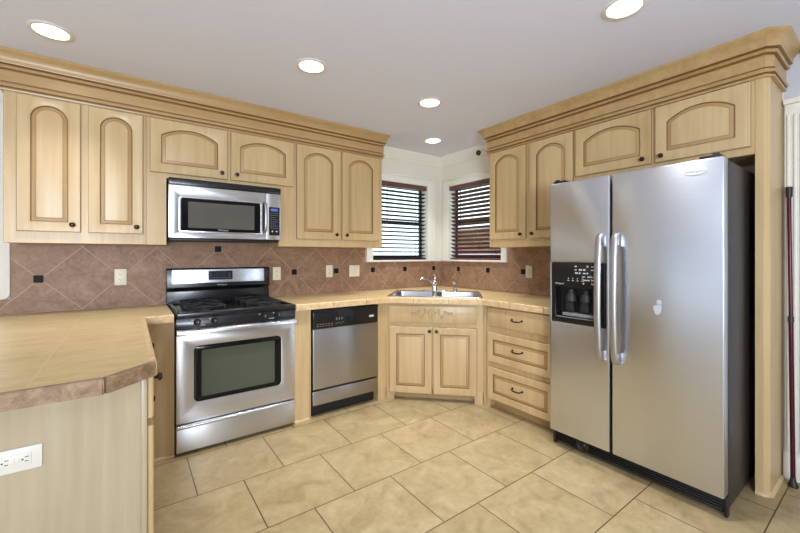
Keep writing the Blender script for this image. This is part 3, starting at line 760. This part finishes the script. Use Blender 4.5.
# ------------------------------------------------------------------ outlets and switches
def outlet(label, loc, rz, kind='duplex', mat='plate', horizontal=False, group='outlet and switch plates'):
    t = thing('wall_outlet' if kind != 'switch' else 'wall_switch', label, 'outlet' if kind != 'switch' else 'switch', loc, rz, group)
    n = 2 if kind in ('double', 'switch') else 1
    w, h = (.070+.046*(n-1), .115)
    MB().box(-w/2, w/2, -.006, -.0003, -h/2, h/2, 0, .003).build('plate', mat, t)
    for i in range(n):
        x = (i-(n-1)/2)*.046
        if kind == 'switch':
            MB().box(x-.0165, x+.0165, -.0085, -.0061, -.033, .033, 0, .0012).build('rocker', mat, t); continue
        if kind == 'gfci':
            MB().box(-.017, .017, -.0076, -.0061, -.034, .034, 0, .001).build('receptacle_face', mat, t)
            for zz in (-.005, .005): MB().box(-.008, .008, -.0090, -.0077, zz-.003, zz+.003, 0, .0008).build('test_button', 'whiteplate', t)
        for s in (-1, 1):
            if kind == 'gfci':
                mb = MB().box(-.0075, -.0055, -.0082, -.0076, s*.0215-.002, s*.0215+.007).box(.0055, .0075, -.0082, -.0076, s*.0215-.002, s*.0215+.006)
                mb.cyl((0, -.0076, s*.0215-.007), (0, -.0082, s*.0215-.007), .0025, None, 10).build('slots', 'slot', t); continue
            f_ = MB().plate(rrect(x-.0165, x+.0165, s*.0195-.014, s*.0195+.014, .009), [], -.0078, -.0061, 'xz').build('receptacle', mat, t)
            mb = MB().box(x-.0075, x-.0055, -.0084, -.0078, s*.0195-.002, s*.0195+.007).box(x+.0055, x+.0075, -.0084, -.0078, s*.0195-.002, s*.0195+.006)
            mb.cyl((x, -.0078, s*.0195-.007), (x, -.0084, s*.0195-.007), .0025, None, 10).build('slots', 'slot', f_)
    return t
outlet('ivory duplex outlet on the backsplash left of the stove', (-3.072, -.018, 1.105), 0)
outlet('ivory outlet plate on the backsplash just right of the stove', (-1.967, -.018, 1.098), 0)
outlet('ivory duplex outlet touching the black accent tile above the dishwasher', (-1.462, -.018, 1.105), 0)
outlet('square ivory double switch plate below the tall cabinet beside the left window', (-1.188, -.018, 1.102), 0, 'switch')
outlet('white outlet on the backsplash between right window and refrigerator', (-.018, -1.236, 1.106), RZB, mat='whiteplate')
t = outlet('white sideways outlet plate on the pale peninsula end panel', (-3.293, -1.7645, .655), 0, 'gfci', 'whiteplate')
# this plate lies on its side
t.rotation_euler = (0, PI/2, 0)

# ------------------------------------------------------------------ sink
t = thing('kitchen_sink', 'double-bowl stainless drop-in sink set in the corner worktop', 'sink', (0, 0, ZC), -PI/4)
V0 = -sc_
bowls = [(-.385, -.012), (.012, .385)]
yb0, yb1 = V0-.235, V0+.165
hl = [rrect(a, c, yb0, yb1, .05) for a, c in bowls]
MB().plate(rrect(-.419, .419, V0-.279, V0+.279, .03), hl, .001, .007, 'xy', 0, .002).build('rim', 'sinksteel', t)
for a, c in bowls:
    b = bmesh.new(); rings = []
    for dz, ins in ((.0068, 0), (-.005, .002), (-.12, .012), (-.150, .022), (-.163, .045)):
        rings.append([b.verts.new((x, y, dz)) for x, y in rrect(a+ins, c-ins, yb0+ins, yb1-ins, .05)])
    for A, B_ in zip(rings, rings[1:]):
        for i in range(len(A)): b.faces.new((A[i], B_[i], B_[(i+1) % len(A)], A[(i+1) % len(A)]))
    b.faces.new(rings[-1])
    mb = MB(); mb.add(b); bo = mb.build('bowl', 'sinksteel', t)
    MB().lathe([(0, -.1628), (.04, -.1628), (.042, -.1605), (.03, -.1600), (.028, -.1615), (0, -.1615)], ((a+c)/2, V0-.03, 0), (0, 0, 1), 20).build('drain', 'bright', bo)
fx, fy = -.026, -.745
t = thing('faucet', 'chrome single-lever kitchen faucet with arched spout behind the sink', 'faucet', (*diag(fx, .745), ZC+.0072), -PI/4)
MB().plate(rrect(-.125, .125, -.028, .028, .026), [], .0003, .010, 'xy', 0, .003).build('deck_plate', 'chrome', t)
MB().lathe([(0, .010), (.027, .010), (.026, .02), (.023, .04), (.023, .085), (.026, .095), (.024, .112), (.014, .122), (0, .124)], (0, 0, 0), (0, 0, 1), 20).build('body', 'chrome', t)
MB().tube([(-.006, -.010, .055), (-.040, -.045, .110), (-.080, -.080, .138), (-.112, -.108, .138), (-.128, -.122, .122)], lambda q: .0125-.002*q, 12, 0, 2).build('spout', 'chrome', t)
MB().tube([(.004, .0, .118), (.006, .004, .140), (.002, -.006, .165), (-.006, -.022, .178)], lambda q: .009+.003*q, 10, 0, 1).build('lever', 'chrome', t)
t = thing('side_sprayer', 'chrome sink sprayer with curved head standing right of the faucet', 'sprayer', (*diag(.178, .745), ZC+.0072), -PI/4)
MB().lathe([(0, .0003), (.024, .0003), (.022, .008), (.017, .020), (.014, .034), (0, .034)], (0, 0, 0), (0, 0, 1), 18).build('base', 'chrome', t)
MB().tube([(.0, .0, .030), (.004, 0, .062), (.0, -.006, .090), (-.016, -.016, .108), (-.034, -.026, .108)], lambda q: .014+.005*q, 12, 0, 2).build('spray_head', 'chrome', t)

# ------------------------------------------------------------------ refrigerator (local x = -Y - 1.903)
t = thing('refrigerator', 'tall stainless side-by-side refrigerator with ice and water dispenser', 'refrigerator', (0, -1.903, 0), RZB)
FF = -.754
MB().box(.006, .900, -.675, -.04, .030, 1.722, 0, .004).build('body', 'fridgeside', t)
MB().box(.012, .894, -.688, -.6753, .10, 1.72).build('door_gasket', 'blackmatte', t)
def fridge_door(name, x0, x1, z0, z1, holes=()):
    return MB().plate(rect(x0, x1, z0, z1), list(holes), FF, -.689, 'xz', 0, .010).build(name, 'fridgesteel', t)
hx = rect(.016, .360, .828, 1.212)
fd = fridge_door('freezer_door', 0, .384, .104, 1.733, [hx])
rd = fridge_door('refrigerator_door', .396, .903, .104, 1.733)
# dispenser
rec = rect(.046, .330, .872, 1.056)
dp = MB().plate(rect(.0162, .3598, .8282, 1.2118), [rec], FF-.004, -.70, 'xz', 0, .002).build('dispenser', 'black', fd)
MB().box(.045, .331, -.698, -.69, .871, 1.057).build('recess_back', 'blackmatte', dp)
mb = MB()
for x, rx in ((.135, .035), (.232, .035)):
    mb.lathe([(0, 0), (.018, .0), (.02, -.02), (.03, -.035), (.036, -.07), (.030, -.078), (0, -.078)], (x, -.725, 1.042), (0, 0, 1), 16)
mb.build('dispenser_levers', 'iron', dp)
for x in (.135, .232): MB().plate([(x-.028, .905), (x+.028, .905), (x+.020, .965), (x-.020, .965)], [], -.748, -.738, 'xz', 0, .003).build('paddle', 'iron', dp)
MB().box(.09, .32, -.756, -.70, .873, .893, 0, .004).build('drip_tray', 'greymark', dp)
MB().box(.048, .33, -.7595, -.7582, .862, .867).build('tray_trim', 'greymark', dp)
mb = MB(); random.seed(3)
for r in range(6):  # irregular pale bits put reflections on the panel as colour
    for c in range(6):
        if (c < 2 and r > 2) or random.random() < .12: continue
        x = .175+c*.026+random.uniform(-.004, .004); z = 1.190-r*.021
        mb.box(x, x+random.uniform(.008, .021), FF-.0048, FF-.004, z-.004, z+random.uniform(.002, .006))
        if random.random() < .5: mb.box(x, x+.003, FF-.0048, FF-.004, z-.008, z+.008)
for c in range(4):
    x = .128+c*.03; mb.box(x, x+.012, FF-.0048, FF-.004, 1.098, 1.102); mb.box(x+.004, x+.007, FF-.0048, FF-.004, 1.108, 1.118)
mb.build('control_marks_and_glints', 'mark', dp)
text('Whirlpool', .014, (.073, FF-.0045, 1.078), dp, 'mark')
# handles
for x, par, nm in ((.338, fd, 'handle'), (.426, rd, 'handle')):
    pts = [(x, FF-.002, .640), (x, FF-.030, .648), (x, FF-.046, .72), (x, FF-.058, 1.01), (x, FF-.046, 1.30), (x, FF-.030, 1.375), (x, FF-.002, 1.383)]
    hm = MB().tube(pts, lambda q: (.019, .011), 14, 0, 2, (1, 0, 0)).build(nm, 'satin', par)
    for z0, z1 in ((.640, .70), (1.31, 1.385)):
        MB().box(x-.017, x+.017, FF-.030, FF-.0003, z0+.004, z1-.004, 0, .004).build('end_cap', 'steeldim', hm)
# oval badge with lettering
ov = [(.790+.048*math.cos(a*PI/16), 1.676+.017*math.sin(a*PI/16)) for a in range(32)]
bd = MB().plate(ov, [], FF-.003, FF-.0003, 'xz', 0, .001).build('badge', 'badge', rd)
text('Whirlpool', .021, (.790, FF-.0034, 1.676), bd, 'greymark')
# pale patch of residue left on the door
pt = [(.628+(.018+.004*math.sin(3*a*PI/12))*math.cos(a*PI/12), .972+(.030+.005*math.sin(2*a*PI/12+1))*math.sin(a*PI/12)) for a in range(24)]
pt2 = [(.636+.012*math.cos(a*PI/10), 1.012+.014*math.sin(a*PI/10)) for a in range(20)]
rs = MB().plate(pt, [], FF-.0008, FF-.0002, 'xz').plate(pt2, [], FF-.0009, FF-.0002, 'xz').build('residue_patch', 'residue', rd)
# grille with louvres and round cap
mb = MB().box(.02, .892, -.700, -.6755, .018, .100, 0, .003)
for i in range(5): mb.box(.03, .882, -.712, -.700, .030+i*.014, .037+i*.014, 0, .002, 1)
mb.box(.0, .02, -.712, -.676, .004, .100, 0, .004).box(.892, .905, -.712, -.676, .004, .100, 0, .004)
gr = mb.build('base_grille', 'blackmatte', t)
MB().lathe([(.0, .0), (.040, 0), (.040, .006), (.034, .008), (.030, .003), (.018, .003), (.012, .010), (0, .010)], (.205, -.712, .064), (0, -1, 0), 24).build('filter_cap', 'black', gr)
for x in (.04, .86):
    for y in (-.65, -.10): MB().cyl((x-.015, y, .018), (x+.015, y, .018), .018, None, 16).build('roller', 'blackmatte', t)
for x0, x1 in ((.015, .10), (.80, .885)):
    MB().box(x0, x1, -.735, -.64, 1.7335, 1.749, 0, .004).cyl(((x0+x1)/2+(.02 if x0 > .5 else -.02), -.72, 1.7335), ((x0+x1)/2+(.02 if x0 > .5 else -.02), -.72, 1.757), .014, None, 14).build('hinge_cover', 'blackmatte', t)

# ------------------------------------------------------------------ right edge: fluted casing and the leaning rod
t = thing('door_1', '', '', (0, -2.9, 0), RZB); del t['label'], t['category']; t['kind'] = 'structure'
mb = MB().box(.0, .115, -.018, -.0005, 0, 2.11, 0, .002)
for i in range(4): mb.box(.010+i*.026, .026+i*.026, -.026, -.018, .16, 2.05, 0, .005)
mb.box(-.004, .119, -.028, -.018, 0, .15, 0, .004)
mb.build('fluted_casing', 'white', t)
MB().box(-.004, .9, -.034, -.0005, 2.1105, 2.14, 0, .004).build('head_casing', 'white', t)
t = thing('cleaning_pole', 'thin maroon pole with black ends leaning beside the white door casing', 'pole', (-.1, -2.945, 0))
a_, b_ = Vector((0, 0, .012)), Vector((.045, .022, 1.64))
lerp = lambda q: tuple(a_.lerp(b_, q))
MB().cyl(lerp(.02), lerp(.55), .0105, None, 14).build('lower_tube', 'rod', t)
MB().cyl(lerp(.55), lerp(.97), .0090, None, 14).build('upper_tube', 'rod', t)
MB().cyl(lerp(.54), lerp(.56), .0125, None, 14).build('collar', 'blackmatte', t)
MB().lathe([(0, 0), (.021, 0), (.022, .012), (.014, .028), (.011, .05), (0, .05)], (0, 0, .0005), (.03, .014, 1), 16).build('foot_cap', 'blackmatte', t)
MB().cyl(lerp(.965), lerp(1.0), .013, .015, 14).build('end_cap', 'blackmatte', t)

# ------------------------------------------------------------------ recessed ceiling lights
cans = [((-3.347, -.725), 'round recessed ceiling light nearest the far left wall cabinet'),
        ((-2.125, -1.176), 'round recessed ceiling light out in front of the microwave'),
        ((-1.190, -1.186), 'round recessed ceiling light in the middle of the ceiling, second nearest the window corner'),
        ((-.554, -.496), 'round recessed ceiling light closest to the window corner above the sink'),
        ((-1.166, -2.540), 'round recessed ceiling light in front of the refrigerator at the top edge')]
proto = thing('ceiling_light', '', 'ceiling light', (0, 0, ZCEIL), 0, 'recessed ceiling lights')
MB().lathe([(.070, -.0005), (.092, -.0005), (.093, -.004), (.088, -.007), (.072, -.006), (.070, -.0005)], (0, 0, 0), (0, 0, 1), 32).build('trim_ring', 'trimring', proto)
MB().lathe([(0, -.0045), (.050, -.0045), (.0695, -.0025), (.0695, -.0008), (0, -.0008)], (0, 0, 0), (0, 0, 1), 32).build('lens', 'lens', proto)
for i, (p, lab) in enumerate(cans):
    o = proto if i == 0 else copy_tree(proto)
    o.location = (p[0], p[1], ZCEIL); o['label'] = lab
    l = bpy.data.lights.new('lamp', 'AREA'); l.shape = 'DISK'; l.size = .13; l.energy = CAN_POWER; l.color = (.94, .97, 1); l.spread = math.radians(90)
    lo = bpy.data.objects.new('lamp', l); C.objects.link(lo); lo.parent = o; lo.location = (0, 0, -.009)
